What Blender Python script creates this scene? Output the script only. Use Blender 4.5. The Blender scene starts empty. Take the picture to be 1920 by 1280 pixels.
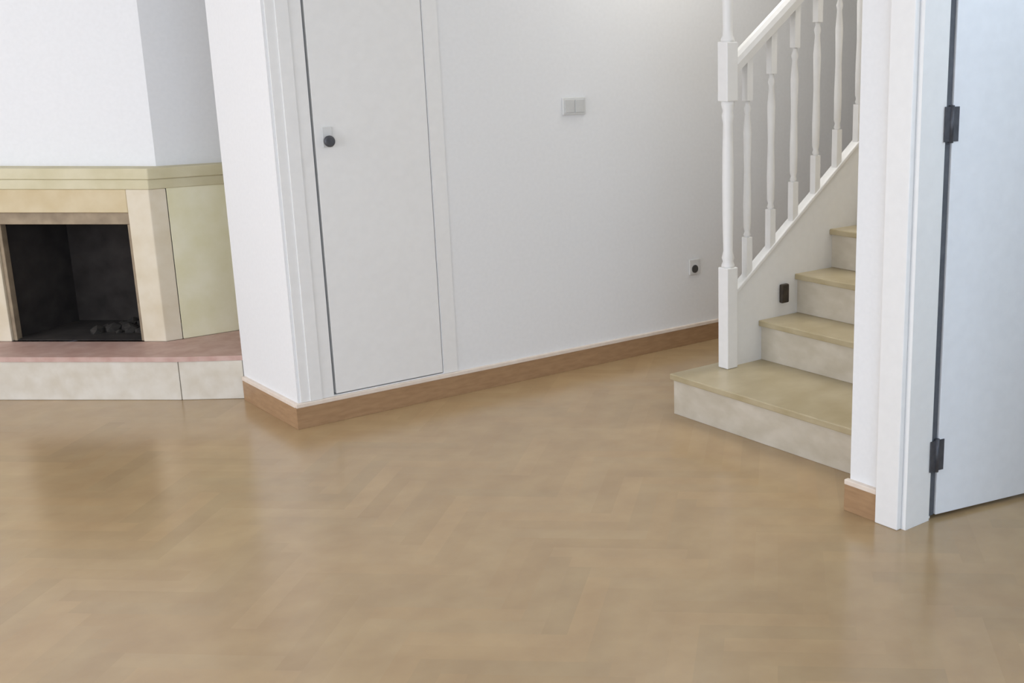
import bpy, bmesh, math, random
from mathutils import Vector, Matrix
random.seed(4)
C = bpy.context.scene.collection
scene = bpy.context.scene

# ------------------------------------------------------------------ camera, world, lights, exposure
F_PX, XP, W = 2179.08, 1373.0, 1920.0
cam_d = bpy.data.cameras.new('camera')
cam_d.sensor_fit = 'HORIZONTAL'; cam_d.sensor_width = 36.0
cam_d.lens = F_PX / W * 36.0
cam_d.shift_x = (W / 2 - XP) / W
cam_d.clip_start = 0.05
cam = bpy.data.objects.new('camera', cam_d); C.objects.link(cam)
ang, pitch = math.radians(47.2), math.radians(13.918)
cam.location = (-1.794, -4.558, 1.5)
cam.rotation_euler = (math.pi / 2 - pitch, 0, ang - math.pi / 2)
scene.camera = cam

world = bpy.data.worlds.new('sky'); scene.world = world; world.use_nodes = True
bg = world.node_tree.nodes['Background']
bg.inputs['Color'].default_value = (0.62, 0.76, 1.0, 1); bg.inputs['Strength'].default_value = 0.3

def area(name, loc, direction, sx, sy, power, color):
    d = bpy.data.lights.new(name, 'AREA'); d.shape = 'RECTANGLE'
    d.size, d.size_y, d.energy, d.color = sx, sy, power, color
    o = bpy.data.objects.new(name, d); C.objects.link(o)
    o.location = loc
    o.rotation_euler = Vector(direction).to_track_quat('-Z', 'Y').to_euler()
    return o
# daylight in the window openings of the room and of the room beyond the door
area('daylight_left_window', (-4.62, -1.1, 1.45), (1, 0, 0), 3.95, 2.1, 131, (0.887, 0.91, 1.0))
area('daylight_back_window', (-2.2, -7.12, 1.55), (0, 1, 0), 3.95, 1.9, 126, (0.65, 0.79, 1.0))
area('daylight_side_room', (2.5, -4.72, 2.2), (0, 1, .8), 2.2, 0.6, 41, (0.73, 0.85, 1.0))
area('stairwell_fill', (3.3, -1.5, 4.98), (0, 0, -1), 2.6, 1.0, 54, (1.0, 0.98, 0.96))  # added fill light under the closed stairwell ceiling, brightens the hall
area('hall_fill', (1.9, -.42, 2.58), (0, 0, -1), .5, .5, 7.4, (1.0, 0.976, 0.943))  # added fill light without a fixture, lifts the far center wall

vs = scene.view_settings
vs.view_transform = 'Standard'; vs.look = 'None'; vs.gamma = 1.0; vs.use_curve_mapping = False
vs.exposure = -0.07

# ------------------------------------------------------------------ materials
def srgb(h):
    v = [int(h[i:i + 2], 16) / 255 for i in (0, 2, 4)]
    return tuple(x / 12.92 if x <= .04045 else ((x + .055) / 1.055) ** 2.4 for x in v) + (1,)

def mat(name, c1, c2=None, scale=6.0, stretch=(1, 1, 1), rough=0.6, bump=0.0, metal=0.0, spec=0.5, detail=4):
    m = bpy.data.materials.new(name); m.use_nodes = True
    nt = m.node_tree; b = nt.nodes['Principled BSDF']
    b.inputs['Roughness'].default_value = rough; b.inputs['Metallic'].default_value = metal
    b.inputs['Specular IOR Level'].default_value = spec
    tc = nt.nodes.new('ShaderNodeTexCoord'); mp = nt.nodes.new('ShaderNodeMapping')
    mp.inputs['Scale'].default_value = stretch
    nt.links.new(tc.outputs['Object'], mp.inputs['Vector'])
    nz = nt.nodes.new('ShaderNodeTexNoise'); nz.inputs['Scale'].default_value = scale; nz.inputs['Detail'].default_value = detail
    nt.links.new(mp.outputs['Vector'], nz.inputs['Vector'])
    rp = nt.nodes.new('ShaderNodeValToRGB')
    rp.color_ramp.elements[0].position = 0.32; rp.color_ramp.elements[1].position = 0.68
    rp.color_ramp.elements[0].color = c1; rp.color_ramp.elements[1].color = c2 or c1
    nt.links.new(nz.outputs['Fac'], rp.inputs['Fac']); nt.links.new(rp.outputs['Color'], b.inputs['Base Color'])
    if bump:
        bp = nt.nodes.new('ShaderNodeBump'); bp.inputs['Strength'].default_value = bump; bp.inputs['Distance'].default_value = 0.002
        nt.links.new(nz.outputs['Fac'], bp.inputs['Height']); nt.links.new(bp.outputs['Normal'], b.inputs['Normal'])
    return m

M = {}
M['wall'] = mat('wall_paint', srgb('EDEDEC'), srgb('F0F0EF'), 60, rough=.75, bump=.08)
M['trim'] = mat('white_trim_paint', srgb('EFEEEB'), srgb('F2F1EE'), 30, rough=.4, bump=.03)
M['doorw'] = mat('white_door_paint', srgb('E6E8EA'), srgb('EAECEE'), 25, rough=.35, bump=.03)
M['skirt'] = mat('brown_skirting', srgb('A07E5C'), srgb('AE8C68'), 14, (1, 1, 5), rough=.4, bump=.05)
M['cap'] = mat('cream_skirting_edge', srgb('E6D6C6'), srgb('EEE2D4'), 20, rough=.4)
M['stone'] = mat('cream_limestone', srgb('CCC29C'), srgb('D8CFAE'), 9, rough=.55, bump=.12, detail=8)
M['frame'] = mat('pale_limestone', srgb('D9CBAE'), srgb('E4D9C2'), 9, rough=.5, bump=.10, detail=8)
M['hearth'] = mat('hearth_marble', srgb('CFC6B4'), srgb('DDD7CA'), 12, rough=.45, bump=.08, detail=8)
M['tile'] = mat('brown_hearth_tile', srgb('BC988B'), srgb('CDAFA3'), 16, rough=.5, bump=.08)
M['soot'] = mat('sooty_brick', srgb('241F1C'), srgb('37322E'), 10, rough=.95, bump=.4)
M['sootst'] = mat('smoke_stained_stone', srgb('8A7A64'), srgb('A8967C'), 14, rough=.7, bump=.1)
M['step'] = mat('beige_marble', srgb('AD9E7B'), srgb('BFB293'), 5, (1, 1.6, 3), rough=.32, bump=.05, detail=8)
M['panel'] = mat('yellowish_limestone', srgb('E6DFB8'), srgb('EFE9CB'), 9, rough=.55, bump=.12, detail=8)
M['warm'] = mat('peach_limestone', srgb('CDB98F'), srgb('D8C7A2'), 9, rough=.55, bump=.1, detail=8)
M['riser'] = mat('pale_marble', srgb('C1B8A5'), srgb('D2CABA'), 5, (1, 1.6, 3), rough=.32, bump=.05, detail=8)
M['metal'] = mat('grey_steel', srgb('4A4B50'), srgb('58595E'), 40, rough=.45, metal=.3)
M['shading'] = mat('gap_shade_grey', srgb('54575C'), srgb('5E6166'), 40, rough=.8)  # shade of the hinge gap put into a grey colour
M['dark'] = mat('dark_brown', srgb('3A332C'), srgb('4A4238'), 40, rough=.5, metal=.3)
M['plate'] = mat('grey_plastic', srgb('DCDCD9'), srgb('E0E0DD'), 40, rough=.35)
M['rock'] = mat('pale_grey_plastic', srgb('CDCDCA'), srgb('D2D2CF'), 40, rough=.3)
M['black'] = mat('black_plastic', srgb('3C3C3A'), srgb('464644'), 40, rough=.5)
M['ceil'] = mat('ceiling_paint', srgb('EFEEEA'), srgb('F3F2EE'), 50, rough=.85, bump=.05)
M['ash'] = mat('grey_ash', srgb('2A2724'), srgb('3E3A35'), 30, rough=1.0, bump=.6)

def floor_mat():
    m = mat('oak_parquet', srgb('AD926D'), srgb('B69C75'), 7, (1, 1, 1), rough=.3, spec=.65)
    nt = m.node_tree; b = nt.nodes['Principled BSDF']
    at = nt.nodes.new('ShaderNodeAttribute'); at.attribute_name = 'tone'
    base = b.inputs['Base Color'].links[0].from_socket
    mx = nt.nodes.new('ShaderNodeMix'); mx.data_type = 'RGBA'; mx.blend_type = 'MULTIPLY'
    mx.inputs['Factor'].default_value = 1.0
    nt.links.new(base, mx.inputs['A']); nt.links.new(at.outputs['Color'], mx.inputs['B'])
    nt.links.new(mx.outputs['Result'], b.inputs['Base Color'])
    nz = nt.nodes.new('ShaderNodeTexNoise'); nz.inputs['Scale'].default_value = 3.0
    mr = nt.nodes.new('ShaderNodeMapRange'); mr.inputs['To Min'].default_value = .16; mr.inputs['To Max'].default_value = .26
    nt.links.new(nz.outputs['Fac'], mr.inputs['Value']); nt.links.new(mr.outputs['Result'], b.inputs['Roughness'])
    return m
M['floor'] = floor_mat()

# ------------------------------------------------------------------ mesh helpers
def box(bm, x0, x1, y0, y1, z0, z1):
    xs, ys, zs = sorted((x0, x1)), sorted((y0, y1)), sorted((z0, z1))
    v = [bm.verts.new((x, y, z)) for z in zs for y in ys for x in xs]
    for f in ((0, 2, 3, 1), (4, 5, 7, 6), (0, 1, 5, 4), (2, 6, 7, 3), (0, 4, 6, 2), (1, 3, 7, 5)):
        bm.faces.new([v[i] for i in f])
    return v

def prism(bm, poly, z0, z1):
    """poly counter-clockwise in plan"""
    lo = [bm.verts.new((x, y, z0)) for x, y in poly]; hi = [bm.verts.new((x, y, z1)) for x, y in poly]
    bm.faces.new(list(reversed(lo))); bm.faces.new(hi)
    n = len(poly)
    for i in range(n):
        j = (i + 1) % n
        bm.faces.new((lo[i], lo[j], hi[j], hi[i]))

def prism_y(bm, poly, y0, y1):
    """poly of (x, z), extruded along y"""
    a = [bm.verts.new((x, y0, z)) for x, z in poly]; b = [bm.verts.new((x, y1, z)) for x, z in poly]
    bm.faces.new(a); bm.faces.new(list(reversed(b)))
    n = len(poly)
    for i in range(n):
        j = (i + 1) % n
        bm.faces.new((a[j], a[i], b[i], b[j]))

def lathe(bm, prof, cx=0, cy=0, n=14):
    rings = []
    for r, z in prof:
        rings.append([bm.verts.new((cx + r * math.cos(2 * math.pi * k / n), cy + r * math.sin(2 * math.pi * k / n), z)) for k in range(n)])
    for a, b in zip(rings, rings[1:]):
        for k in range(n):
            j = (k + 1) % n
            f = bm.faces.new((a[k], a[j], b[j], b[k])); f.smooth = True
    bm.faces.new(list(reversed(rings[0]))); bm.faces.new(rings[-1])

def bev(bm, w, seg=2):
    bmesh.ops.recalc_face_normals(bm, faces=bm.faces)
    es = [e for e in bm.edges if len(e.link_faces) == 2 and e.calc_face_angle(0) > 0.6]
    bmesh.ops.bevel(bm, geom=es, offset=w, segments=seg, affect='EDGES', profile=.5, clamp_overlap=True)

def obj(name, bm, m, parent=None, origin=None, bevel=0):
    if bevel: bev(bm, bevel)
    bmesh.ops.recalc_face_normals(bm, faces=bm.faces)
    me = bpy.data.meshes.new(name)
    if origin is not None:
        bmesh.ops.translate(bm, verts=bm.verts, vec=-Vector(origin))
    bm.to_mesh(me); bm.free()
    me.materials.append(M[m])
    o = bpy.data.objects.new(name, me); C.objects.link(o)
    if origin is not None: o.location = origin
    if parent is not None:
        o.parent = parent
        o.location = Vector(o.location) - parent_world(parent)
    return o

def parent_world(p):
    v = Vector((0, 0, 0))
    while p is not None:
        v += Vector(p.location); p = p.parent
    return v

def bx(name, m, b, parent=None, bevel=0, origin=None):
    bm = bmesh.new(); box(bm, *b)
    if origin is None and parent is not None: origin = ((b[0] + b[1]) / 2, (b[2] + b[3]) / 2, (b[4] + b[5]) / 2)
    return obj(name, bm, m, parent, origin, bevel)

def boxes(name, m, bs, parent=None, bevel=0):
    bm = bmesh.new()
    for b in bs: box(bm, *b)
    return obj(name, bm, m, parent, None, bevel)

def tag(o, label=None, cat=None, group=None, kind=None):
    if label: o['label'] = label
    if cat: o['category'] = cat
    if group: o['group'] = group
    if kind: o['kind'] = kind
    return o

def struct(o, label, cat):
    return tag(o, label, cat, kind='structure')

def empty(name, loc):
    o = bpy.data.objects.new(name, None); C.objects.link(o); o.location = loc; o.empty_display_size = .1
    return o

# ------------------------------------------------------------------ the setting
HC = 2.6
# floor: herringbone blocks laid flush on one slab
def make_floor():
    bm = bmesh.new()
    lay = bm.loops.layers.float_color.new('tone')
    x0, x1, y0, y1 = -4.5, 5.9, -7.0, 2.3
    w, L = 0.07, 0.42
    def quad(pts, tone):
        pts = [Vector(p) for p in pts]
        if not all(x0 <= p.x <= x1 and y0 <= p.y <= y1 for p in pts): return
        f = bm.faces.new([bm.verts.new((p.x, p.y, 0)) for p in pts])
        for l in f.loops: l[lay] = tone
    rot = Matrix.Rotation(math.radians(45), 2)
    k = int(L / w)
    n = 110
    def tone():
        t = 1.0 + random.uniform(-.045, .045); h = random.uniform(-.015, .015)
        return (t + h, t, t - h, 1)
    cen = Vector((-.8, -1.8))
    vis = lambda c: -3.2 < c.x < 2.8 and -4.6 < c.y < 1.6
    for i in range(-n, n):
        for j in range(-14, 14):
            for d in (0, 1):
                # herringbone lattice: blocks step by w along the diagonal, rows repeat every 2L
                ox, oy = i * w + j * 2 * L, i * w
                if d == 0: a = (ox, oy, ox + L, oy + w)
                else: a = (ox + L, oy + w - L, ox + L + w, oy + w)
                pts = [(a[0], a[1]), (a[2], a[1]), (a[2], a[3]), (a[0], a[3])]
                pts = [rot @ Vector(p) + cen for p in pts]
                quad([(p.x, p.y, 0) for p in pts], tone())
    # slab under the blocks: a hair lower so the joints are recessed
    v = [bm.verts.new(p) for p in ((x0, y0, -.0006), (x1, y0, -.0006), (x1, y1, -.0006), (x0, y1, -.0006))]
    f = bm.faces.new(v)
    for l in f.loops: l[lay] = (1, 1, 1, 1)
    me = bpy.data.meshes.new('floor'); bm.to_mesh(me); bm.free(); me.materials.append(M['floor'])
    o = bpy.data.objects.new('floor', me); C.objects.link(o)
    return struct(o, 'glossy tan wooden floor across the whole empty room', 'floor')
make_floor()

TH = .58                                                    # depth of the closet wall
struct(boxes('wall_center', 'wall', [
    (0, .155, 0, TH, 0, HC), (.665, 5.9, 0, TH, 0, HC), (.155, .665, 0, TH, 0, .112), (.155, .665, 0, TH, 2.02, HC),
    (.155, .665, .06, TH, .112, 2.02)]), 'long plain white wall between the fireplace and the stairs', 'wall')
struct(boxes('wall_left', 'wall', [(-4.7, -4.5, -7.0, -3.1, 0, HC), (-4.7, -4.5, .9, 2.5, 0, HC),
    (-4.7, -4.5, -3.1, .9, 0, .35), (-4.7, -4.5, -3.1, .9, 2.52, HC)]), 'white wall with a wide window opening, outside the view', 'wall')
struct(bx('wall_far', 'wall', (-4.5, 5.9, 2.3, 2.5, 0, HC)), 'white wall behind the fireplace', 'wall')
struct(boxes('wall_back', 'wall', [(-4.7, -4.2, -7.2, -7.0, 0, HC), (-.2, 1.12, -7.2, -7.0, 0, HC), (-4.2, -.2, -7.2, -7.0, 0, .6),
    (-4.2, -.2, -7.2, -7.0, 2.5, HC)]), 'white wall with a window behind the viewer', 'wall')
YJ, YW = -2.352, -2.125                                      # door jamb, end of the pier
struct(boxes('wall_right', 'wall', [(1.0, 1.12, YJ, YW, 0, HC), (1.0, 1.12, -7.0, -3.17, 0, HC), (1.0, 1.12, -3.17, YJ, 2.06, HC)]),
       'white wall end beside the stairs with the doorway', 'wall')
struct(bx('wall_stairs', 'wall', (1.12, 5.9, YW - .1, YW, 0, 5.0)), 'white wall along the right side of the stairs', 'wall')
struct(boxes('wall_side_room', 'wall', [(1.12, 1.4, -4.8, -4.6, 0, HC), (3.6, 5.9, -4.8, -4.6, 0, HC), (1.4, 3.6, -4.8, -4.6, 0, 1.9), (1.4, 3.6, -4.8, -4.6, 2.5, HC)]),
       'wall of the room beyond the open door', 'wall')
struct(bx('wall_end', 'wall', (5.9, 6.0, -4.8, 2.5, 0, 5.0)), 'white end wall beyond the stairs', 'wall')
struct(boxes('wall_upper', 'wall', [(1.6, 5.9, -.9, -.8, HC + .15, 5.0), (1.5, 1.6, YW - .1, -.8, HC + .15, 5.0)]), 'white upper walls of the stairwell', 'wall')
struct(boxes('ceiling', 'ceil', [(-4.7, 1.6, -7.2, 2.5, HC, HC + .15), (1.6, 6.0, -.9, 2.5, HC, HC + .15), (1.6, 6.0, -7.2, YW - .1, HC, HC + .15),
    (1.5, 6.0, YW - .1, -.8, 5.0, 5.1)]), 'white ceiling above the room', 'ceiling')

# skirting boards: brown board, pale top edge
def skirting(name, b, label, along):
    x0, x1, y0, y1, z = b
    s = bx(name, 'skirt', (x0, x1, y0, y1, .0005, z - .018), origin=((x0 + x1) / 2, (y0 + y1) / 2, 0))
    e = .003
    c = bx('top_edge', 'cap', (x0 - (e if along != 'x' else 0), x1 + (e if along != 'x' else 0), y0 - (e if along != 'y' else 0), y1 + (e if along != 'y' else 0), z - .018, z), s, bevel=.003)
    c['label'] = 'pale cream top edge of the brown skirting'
    return struct(s, label, 'skirting')
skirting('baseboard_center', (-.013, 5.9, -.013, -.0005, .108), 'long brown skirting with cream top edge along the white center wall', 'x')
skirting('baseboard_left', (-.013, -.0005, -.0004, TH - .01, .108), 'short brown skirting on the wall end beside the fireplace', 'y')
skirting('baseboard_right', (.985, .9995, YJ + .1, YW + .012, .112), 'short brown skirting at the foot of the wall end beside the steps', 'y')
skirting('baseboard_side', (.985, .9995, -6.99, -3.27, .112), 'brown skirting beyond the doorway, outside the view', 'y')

# cupboard door in the center wall
d1 = empty('door_1', (.155, 0, 0)); struct(d1, 'flush white cupboard door with a dark lock in the center wall', 'door')
bm = bmesh.new()
for a in ((.012, .152, -.006, -.0005, .109, 2.16), (.668, .735, -.004, -.0005, .109, 2.16), (.152, .668, -.004, -.0005, 2.03, 2.16)): box(bm, *a)
box(bm, .050, .100, -.011, -.006, .109, 2.16)
obj('door_frame', bm, 'trim', d1, (.155, 0, 0))
bm = bmesh.new(); box(bm, .165, .6615, -.003, .032, .117, 2.014)
obj('door_leaf', bm, 'trim', d1, (.41, .01, .117), bevel=.002)
lk = empty('lock', (.215, -.004, 1.172)); lk.parent = d1; lk.location = Vector((.215, -.004, 1.172)) - Vector(d1.location)
bm = bmesh.new(); box(bm, .194, .236, -.009, -.0042, 1.135, 1.215)
obj('lock_plate', bm, 'plate', lk, (.215, -.006, 1.175), bevel=.002)['label'] = 'small pale lock plate'
bm = bmesh.new(); lathe(bm, [(.010, 0), (.013, .006), (.022, .014), (.023, .022), (.017, .028)], n=16)
bmesh.ops.rotate(bm, verts=bm.verts, cent=(0, 0, 0), matrix=Matrix.Rotation(math.pi / 2, 3, 'X'))
bmesh.ops.translate(bm, verts=bm.verts, vec=(.213, -.009, 1.160))
obj('knob', bm, 'metal', lk, (.213, -.009, 1.160))['label'] = 'dark grey lock knob'

# doorway on the right with its open leaf
d2 = empty('door_2', (1.0, YJ, 0)); struct(d2, 'open white door with grey hinges in the doorway on the right', 'door')
bm = bmesh.new()
for (a, b) in ((YJ + .004, YJ + .098), (-3.268, -3.174)):
    box(bm, .978, .9995, a, b, .0005, 2.155)
box(bm, .978, .9995, -3.174, YJ + .004, 2.064, 2.155)
box(bm, 1.1215, 1.139, YJ - .006, YJ + .09, .0005, 2.155)  # far-side strip, added to keep light out of the hinge gap
obj('door_casing', bm, 'trim', d2, (.99, YJ + .05, 0), bevel=.003)
bm = bmesh.new()
box(bm, .9995, 1.121, YJ - .014, YJ - .0005, .0005, 2.045); box(bm, .9995, 1.121, -3.1695, -3.156, .0005, 2.045); box(bm, .9995, 1.121, -3.1695, YJ - .0005, 2.045, 2.0595)
obj('door_jamb', bm, 'trim', d2, (1.06, YJ, 0))
hx, hy = 1.138, YJ - .016
la = math.radians(-13.3)
ux, uy = math.cos(la), math.sin(la); px_, py_ = -uy, ux              # along the leaf, and away from the viewer
bm = bmesh.new()
g, LW, LT = .012, .775, .040
prism(bm, [(hx + ux * g, hy + uy * g), (hx + ux * LW, hy + uy * LW), (hx + ux * LW + px_ * LT, hy + uy * LW + py_ * LT), (hx + ux * g + px_ * LT, hy + uy * g + py_ * LT)], .014, 2.035)
leaf = obj('door_leaf', bm, 'doorw', d2, (hx, hy, 0), bevel=.003)
for z in (.172, 1.238, 1.83):
    bm = bmesh.new()
    box(bm, hx - .028, hx - .002, hy - .0045, hy - .0005, z, z + .105)
    prism(bm, [(hx + ux * .008 + px_ * -.003, hy + uy * .008 - py_ * .003), (hx + ux * .034 - px_ * .003, hy + uy * .034 - py_ * .003), (hx + ux * .034, hy + uy * .034), (hx + ux * .008, hy + uy * .008)], z, z + .105)
    lathe(bm, [(.0085, z - .004), (.0085, z + .109)], hx + .004, hy - .003, 10)
    h = obj('hinge', bm, 'metal', d2, (hx, hy, z)); h['label'] = 'grey steel hinge between door and jamb'
bm = bmesh.new(); box(bm, 1.1218, hx + .0115, YJ - .0105, YJ - .003, .014, 2.035)
obj('gap_shade_strip', bm, 'shading', d2, (1.13, YJ, 0))['label'] = 'dark grey strip standing in for shade in the hinge gap'  # dark strip added so the hinge gap looks shaded
bm = bmesh.new(); hz = 1.04
cx, cy = hx + ux * .715, hy + uy * .715
nx, ny = -px_, -py_
prism(bm, [(cx - ux * .02, cy - uy * .02), (cx + ux * .02, cy + uy * .02), (cx + ux * .02 + nx * .006, cy + uy * .02 + ny * .006), (cx - ux * .02 + nx * .006, cy - uy * .02 + ny * .006)], hz - .1, hz + .1)
prism(bm, [(cx - ux * .008 + nx * .006, cy - uy * .008 + ny * .006), (cx + ux * .008 + nx * .006, cy + uy * .008 + ny * .006), (cx + ux * .008 + nx * .05, cy + uy * .008 + ny * .05), (cx - ux * .008 + nx * .05, cy - uy * .008 + ny * .05)], hz + .03, hz + .046)
prism(bm, [(cx - ux * .12 + nx * .042, cy - uy * .12 + ny * .042), (cx + ux * .008 + nx * .042, cy + uy * .008 + ny * .042), (cx + ux * .008 + nx * .056, cy + uy * .008 + ny * .056), (cx - ux * .12 + nx * .056, cy - uy * .12 + ny * .056)], hz + .03, hz + .046)
obj('door_handle', bm, 'metal', d2, (cx, cy, hz))

# ------------------------------------------------------------------ fireplace across the corner of the recess
R2 = Vector((.734, -.679)); IN = Vector((.679, .734))               # along the front to the right, and into the wall
P0 = Vector((-.161, 1.079)); FW = .82                                # right end of the front, its width
def fp(s, d): v = P0 - R2 * s + IN * d; return (v.x, v.y)            # s to the left from the right end, d inwards
fire = empty('fireplace', (fp(FW / 2, 0)[0], fp(FW / 2, 0)[1], 0))
tag(fire, 'cream stone fireplace with a black open firebox and raised hearth', 'fireplace')
HT, MT = .2, 1.0                                                     # hearth top, mantel top
def fprism(name, poly, z0, z1, m, parent=fire, bevel=.003):
    bm = bmesh.new(); prism(bm, poly, z0, z1)
    cx_ = sum(p[0] for p in poly) / len(poly); cy_ = sum(p[1] for p in poly) / len(poly)
    return obj(name, bm, m, parent, (cx_, cy_, z0), bevel)
# hearth: marble kerb pieces round the edge, brown tile slab on top
hr = Vector((-.22, .752)); hl = hr - R2 * .95
hr2 = Vector((-.0006, .584)); hl2 = hl + Vector((-.147, .205))
kt, TT = .03, .022
fprism('hearth_front', [tuple(hl), tuple(hr), tuple(hr + IN * kt + R2 * -.004), tuple(hl + IN * kt + R2 * .004)], .0005, HT - TT, 'hearth')
e = (hr2 - hr).normalized(); en = Vector((-e.y, e.x))
hs = fprism('hearth_side', [tuple(hr + e * .002), tuple(hr2), tuple(hr2 + en * kt), tuple(hr + en * kt + e * .01)], .0005, HT - TT, 'hearth')
e2 = (hl - hl2).normalized(); en2 = Vector((-e2.y, e2.x))
fprism('hearth_side', [tuple(hl2), tuple(hl - e2 * .002), tuple(hl + en2 * kt - e2 * .01), tuple(hl2 + en2 * kt)], .0005, HT - TT, 'hearth')
fprism('hearth_side', [(hl2.x, 2.289), (hl2.x, hl2.y + .006), (hl2.x + kt, hl2.y + .016), (hl2.x + kt, 2.289)], .0005, HT - TT, 'hearth')
ov = -.008
top = [tuple(hl2 + IN * ov), tuple(hl + IN * ov), tuple(hr + IN * ov), (hr2.x, hr2.y - .004), (-.0006, .5815), (.6, .5815), (.6, 1.078), tuple(P0 + Vector((0, -.001))),
       fp(FW, -.001), (fp(FW, 0)[0] - .001, 2.29), (hl2.x, 2.29)]
tl = fprism('hearth_top', top, HT - TT, HT, 'tile', bevel=.002); tl['label'] = 'reddish brown tiled top of the hearth'
# body: two legs, lintel and back lining; splayed sides run back to the wall
LG = .103                                                            # leg width
D = .055
PR = Vector((.9, P0.y)); PL = Vector((fp(FW, 0)[0], 2.29))
legr = fprism('surround_leg', [fp(LG, 0), fp(0, 0), (P0.x + .0754, P0.y), fp(LG, D)], HT, .905, 'frame')
legl = fprism('surround_leg', [fp(FW, 0), fp(FW - LG, 0), fp(FW - LG, D), (fp(FW, 0)[0], fp(FW, 0)[1] + .075)], HT, .905, 'frame')
fprism('lintel', [fp(FW - LG, 0.0), fp(LG, 0.0), fp(LG, D), fp(FW - LG, D)], .80, .905, 'warm')
sl = fprism('lintel_edge', [fp(FW - LG, .012), fp(LG, .012), fp(LG, D), fp(FW - LG, D)], .745, .7995, 'sootst'); sl['label'] = 'smoke-stained strip above the firebox opening'
for s0, s1 in ((LG, LG + .018), (FW - LG - .018, FW - LG)):
    q = fprism('inner_edge', [fp(s1, .014), fp(s0, .014), fp(s0, D), fp(s1, D)], HT, .745, 'sootst'); q['label'] = 'smoke-stained inner edge of the opening'
fprism('side_panel', [(P0.x + .0755, P0.y), (.9, P0.y), (.9, P0.y + .06), (P0.x + .14, P0.y + .06)], HT, .945, 'panel')
fprism('side_panel', [(fp(FW, 0)[0], fp(FW, 0)[1] + .0755), (fp(FW, 0)[0] + .06, fp(FW, 0)[1] + .14), (fp(FW, 0)[0] + .06, 2.29), (fp(FW, 0)[0], 2.29)], HT, .945, 'panel')
# mantel: shelf with a shallow step under it
def band(off, z0, z1, name, m, bevel=.004):
    a = Vector(fp(0, -off)) ; b = Vector(fp(FW, -off))
    k = off * .42
    pr = Vector((P0.x + k, P0.y - off)); 
    pl = Vector((fp(FW, 0)[0] - off, fp(FW, 0)[1] + k))
    poly = [(pl.x, pl.y), (pr.x - 2 * k, pr.y + 0) if False else (pr.x - k * 1.0, pr.y), (.9, P0.y - off), (.9, P0.y + .2), fp(.05, .30), fp(FW - .05, .30), (fp(FW, 0)[0] + .2, 2.29), (fp(FW, 0)[0] - off, 2.29)]
    return fprism(name, poly, z0, z1, m, bevel=bevel)
band(.006, .905, .95, 'mantel_frieze', 'stone')
band(.016, .95, MT, 'mantel_shelf', 'stone')
# firebox
fb = .42
def lin(name, poly, z0, z1):
    return fprism(name, poly, z0, z1, 'soot', bevel=0)
lin('firebox_side', [fp(LG + .001, D), fp(LG - .02, D), fp(LG + .06, fb), fp(LG + .085, fb)], HT, .9)
lin('firebox_side', [fp(FW - LG + .02, D), fp(FW - LG - .001, D), fp(FW - LG - .085, fb), fp(FW - LG - .06, fb)], HT, .9)
lin('firebox_back', [fp(FW - LG - .06, fb), fp(LG + .06, fb), fp(LG + .06, fb + .03), fp(FW - LG - .06, fb + .03)], HT, .9)
lin('firebox_top', [fp(FW - LG + .02, D), fp(LG - .02, D), fp(LG - .02, fb + .03), fp(FW - LG + .02, fb + .03)], .88, .9)
lin('firebox_floor', [fp(FW - LG, .02), fp(LG, .02), fp(LG, fb), fp(FW - LG, fb)], HT + .0005, HT + .006)
bm = bmesh.new()
rs = random.Random(7)
for i in range(26):
    s, d = rs.uniform(LG + .06, LG + .3), rs.uniform(.14, .34); r = rs.uniform(.014, .034)
    x, y = fp(s, d)
    mtx = Matrix.Translation((x, y, HT + .004 + r * .45)) @ Matrix.Rotation(rs.uniform(0, 3), 4, 'Z') @ Matrix.Diagonal((1.5, 1, .8, 1))
    bmesh.ops.create_icosphere(bm, subdivisions=1, radius=r, matrix=mtx)
a = obj('ash', bm, 'ash', fire, (fp(.3, .2)[0], fp(.3, .2)[1], HT)); a['kind'] = 'stuff'

# chimney breast above the mantel
bm = bmesh.new()
def fb2(s, d): return fp(s, d)
prism(bm, [(fp(FW, .1)[0] + .0, 2.29), (fp(FW, .1)[0], fp(FW, .1)[1] + .02), fp(0, .1), (.9, fp(0, .1)[1]), (.9, 2.29)], MT, HC)
struct(obj('wall_chimney', bm, 'wall', None, (0, 1.6, MT)), 'white chimney breast above the cream fireplace', 'wall')
struct(bx('wall_recess', 'wall', (.9, 1.0, TH, 2.3, 0, HC)), 'white wall closing the recess, hidden behind the wall end', 'wall')

# ------------------------------------------------------------------ staircase
st = empty('staircase', (1.25, -1.5, 0))
tag(st, 'beige marble staircase with white balusters and newel post', 'staircase')
RH = .18; Y0, Y1 = -.955, YW + .001
YN = -.977
NR = 15
def rx(k): return 1.262 if k == 1 else 1.697 + .225 * (k - 2)      # face of riser k (1..NR)
for k in range(1, NR + 1):
    z = RH * k
    yl = -.885 if k == 1 else YN + .0005
    xb = rx(k + 1) + .02 if k < NR else 5.9
    bx('riser', 'riser', (rx(k), rx(k) + .02, YW + .0005, yl - (.006 if k == 1 else 0), RH * (k - 1) + (.0005), z - .026), st, bevel=.001)
    bx('tread', 'step', (rx(k) - .018, xb, YW + .0005, yl, z - .026, z), st, bevel=.004)
bx('step_end', 'riser', (1.283, 1.716, -.905, -.891, .0005, RH - .026), st, bevel=.001)
SL = .77
def zs(x): return .77 + SL * (x - 1.90)       # top of the string
xe = 4.85
bm = bmesh.new()
prism_y(bm, [(1.53, .005 + RH), (1.78, .06), (1.95, .005), (xe, .005), (xe, zs(xe)), (1.53, zs(1.53))], YN - .0, YN + .032)
obj('stringer', bm, 'trim', st, (2.5, YN, .5), bevel=.003)
bm = bmesh.new()
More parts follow.
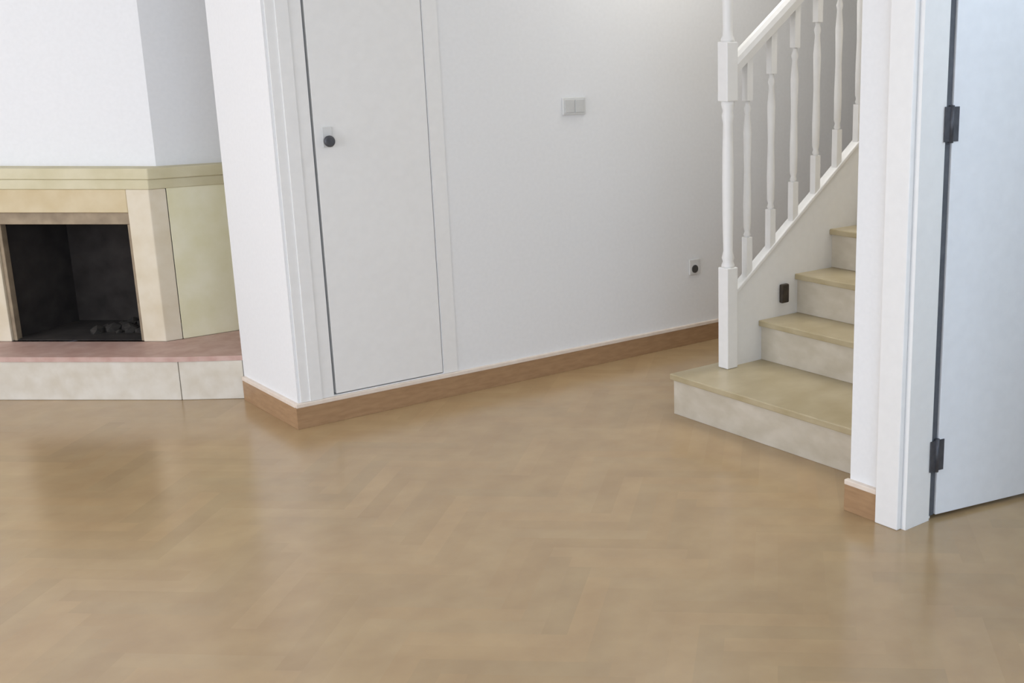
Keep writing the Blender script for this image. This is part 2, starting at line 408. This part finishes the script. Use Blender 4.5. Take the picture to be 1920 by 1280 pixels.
prism_y(bm, [(1.53, zs(1.53)), (xe, zs(xe)), (xe, zs(xe) + .022), (1.53, zs(1.53) + .022)], YN - .008, YN + .040)
obj('stringer_cap', bm, 'trim', st, (2.5, YN, .6), bevel=.004)
# newel post: square foot, turned shaft, square head, turned top
nw = .030; NX = 1.497
bm = bmesh.new()
box(bm, NX - nw, NX + nw, YN - nw, YN + nw, RH + .0005, .62)
foot = obj('newel_post', bm, 'trim', st, (NX, YN, RH), bevel=.004)
bm = bmesh.new()
prof = [(.028, .619), (.028, .63), (.022, .645), (.027, .66), (.020, .69), (.0225, .80), (.024, .95), (.023, 1.10), (.020, 1.22), (.026, 1.25), (.021, 1.27), (.028, 1.295), (.028, 1.31)]
lathe(bm, prof, NX, YN, 18)
obj('turned_shaft', bm, 'trim', foot, (NX, YN, .62))
bm = bmesh.new(); box(bm, NX - nw, NX + nw, YN - nw, YN + nw, 1.309, 1.545)
obj('newel_head', bm, 'trim', foot, (NX, YN, 1.31), bevel=.004)
bm = bmesh.new()
lathe(bm, [(.028, 1.544), (.028, 1.556), (.021, 1.57), (.020, 1.60), (.022, 1.70), (.021, 1.80), (.030, 1.84), (.038, 1.875), (.040, 1.90), (.034, 1.935), (.019, 1.955), (.004, 1.96)], NX, YN, 18)
obj('turned_top', bm, 'trim', foot, (NX, YN, 1.545))
# handrail
YB = YN + .012
def zr(x): return 1.655 + SL * (x - 1.80)      # centre of the rail
bm = bmesh.new()
sec = [(-.026, -.028), (-.016, -.034), (.016, -.034), (.026, -.028), (.031, .004), (.026, .024), (.010, .034), (-.010, .034), (-.026, .024), (-.031, .004)]
rings = []
for x in (1.520, xe):
    rings.append([bm.verts.new((x, YB + a, zr(x) + b * 1.2)) for a, b in sec])
n = len(sec)
for k in range(n):
    bm.faces.new((rings[0][k], rings[0][(k + 1) % n], rings[1][(k + 1) % n], rings[1][k]))
bm.faces.new(rings[0]); bm.faces.new(rings[1])
obj('handrail', bm, 'trim', st, (1.520, YB, zr(1.520)))
# balusters: one turned baluster mesh, shared
x = 1.62
BH = zr(x) - .036 - (zs(x) + .02)
bm = bmesh.new()
s = .016
box(bm, -s, s, -s, s, -.012, .16)
lathe(bm, [(.010, .158), (.016, .17), (.011, .185), (.016, .20), (.0175, .30), (.014, .45), (.0175, .60), (.011, .68), (.016, .70), (.010, .72), (.010, BH - .17)], 0, 0, 10)
box(bm, -s, s, -s, s, BH - .172, BH + .014)
first = obj('baluster', bm, 'trim', st, None)
first.location = Vector((x, YB, zs(x) + .02)) - Vector(st.location)
k = 1
while x + .14 * k < 4.75:
    o = first.copy(); C.objects.link(o); o.parent = st
    xx = x + .14 * k
    o.location = Vector((xx, YB, zs(xx) + .02)) - Vector(st.location); k += 1
b = bx('block', 'dark', (1.805, 1.850, YN - .022, YN - .0005, .42, .505), st, bevel=.006); b['label'] = 'small dark piece on the foot of the stringer'  # small dark brown box on the near face of the stringer

# ------------------------------------------------------------------ fittings on the center wall
sw = bx('light_switch', 'plate', (1.352, 1.480, -.010, -.0005, 1.222, 1.302), origin=(1.416, 0, 1.262), bevel=.003)
tag(sw, 'double grey light switch alone on the white center wall', 'light switch')
for x in (1.361, 1.419):
    bx('rocker', 'rock', (x, x + .052, -.014, -.0095, 1.232, 1.292), sw, bevel=.002)
so = bx('wall_outlet', 'plate', (2.115, 2.185, -.010, -.0005, .372, .452), origin=(2.15, 0, .412), bevel=.003)
tag(so, 'small pale wall outlet with a dark socket low beside the newel post', 'outlet')
bm = bmesh.new(); lathe(bm, [(.021, 0), (.021, .003), (.017, .0035)], n=20)
bmesh.ops.rotate(bm, verts=bm.verts, cent=(0, 0, 0), matrix=Matrix.Rotation(math.pi / 2, 3, 'X'))
bmesh.ops.translate(bm, verts=bm.verts, vec=(2.15, -.0098, .402))
obj('socket', bm, 'black', so, (2.15, -.0098, .402))['label'] = 'dark round socket'
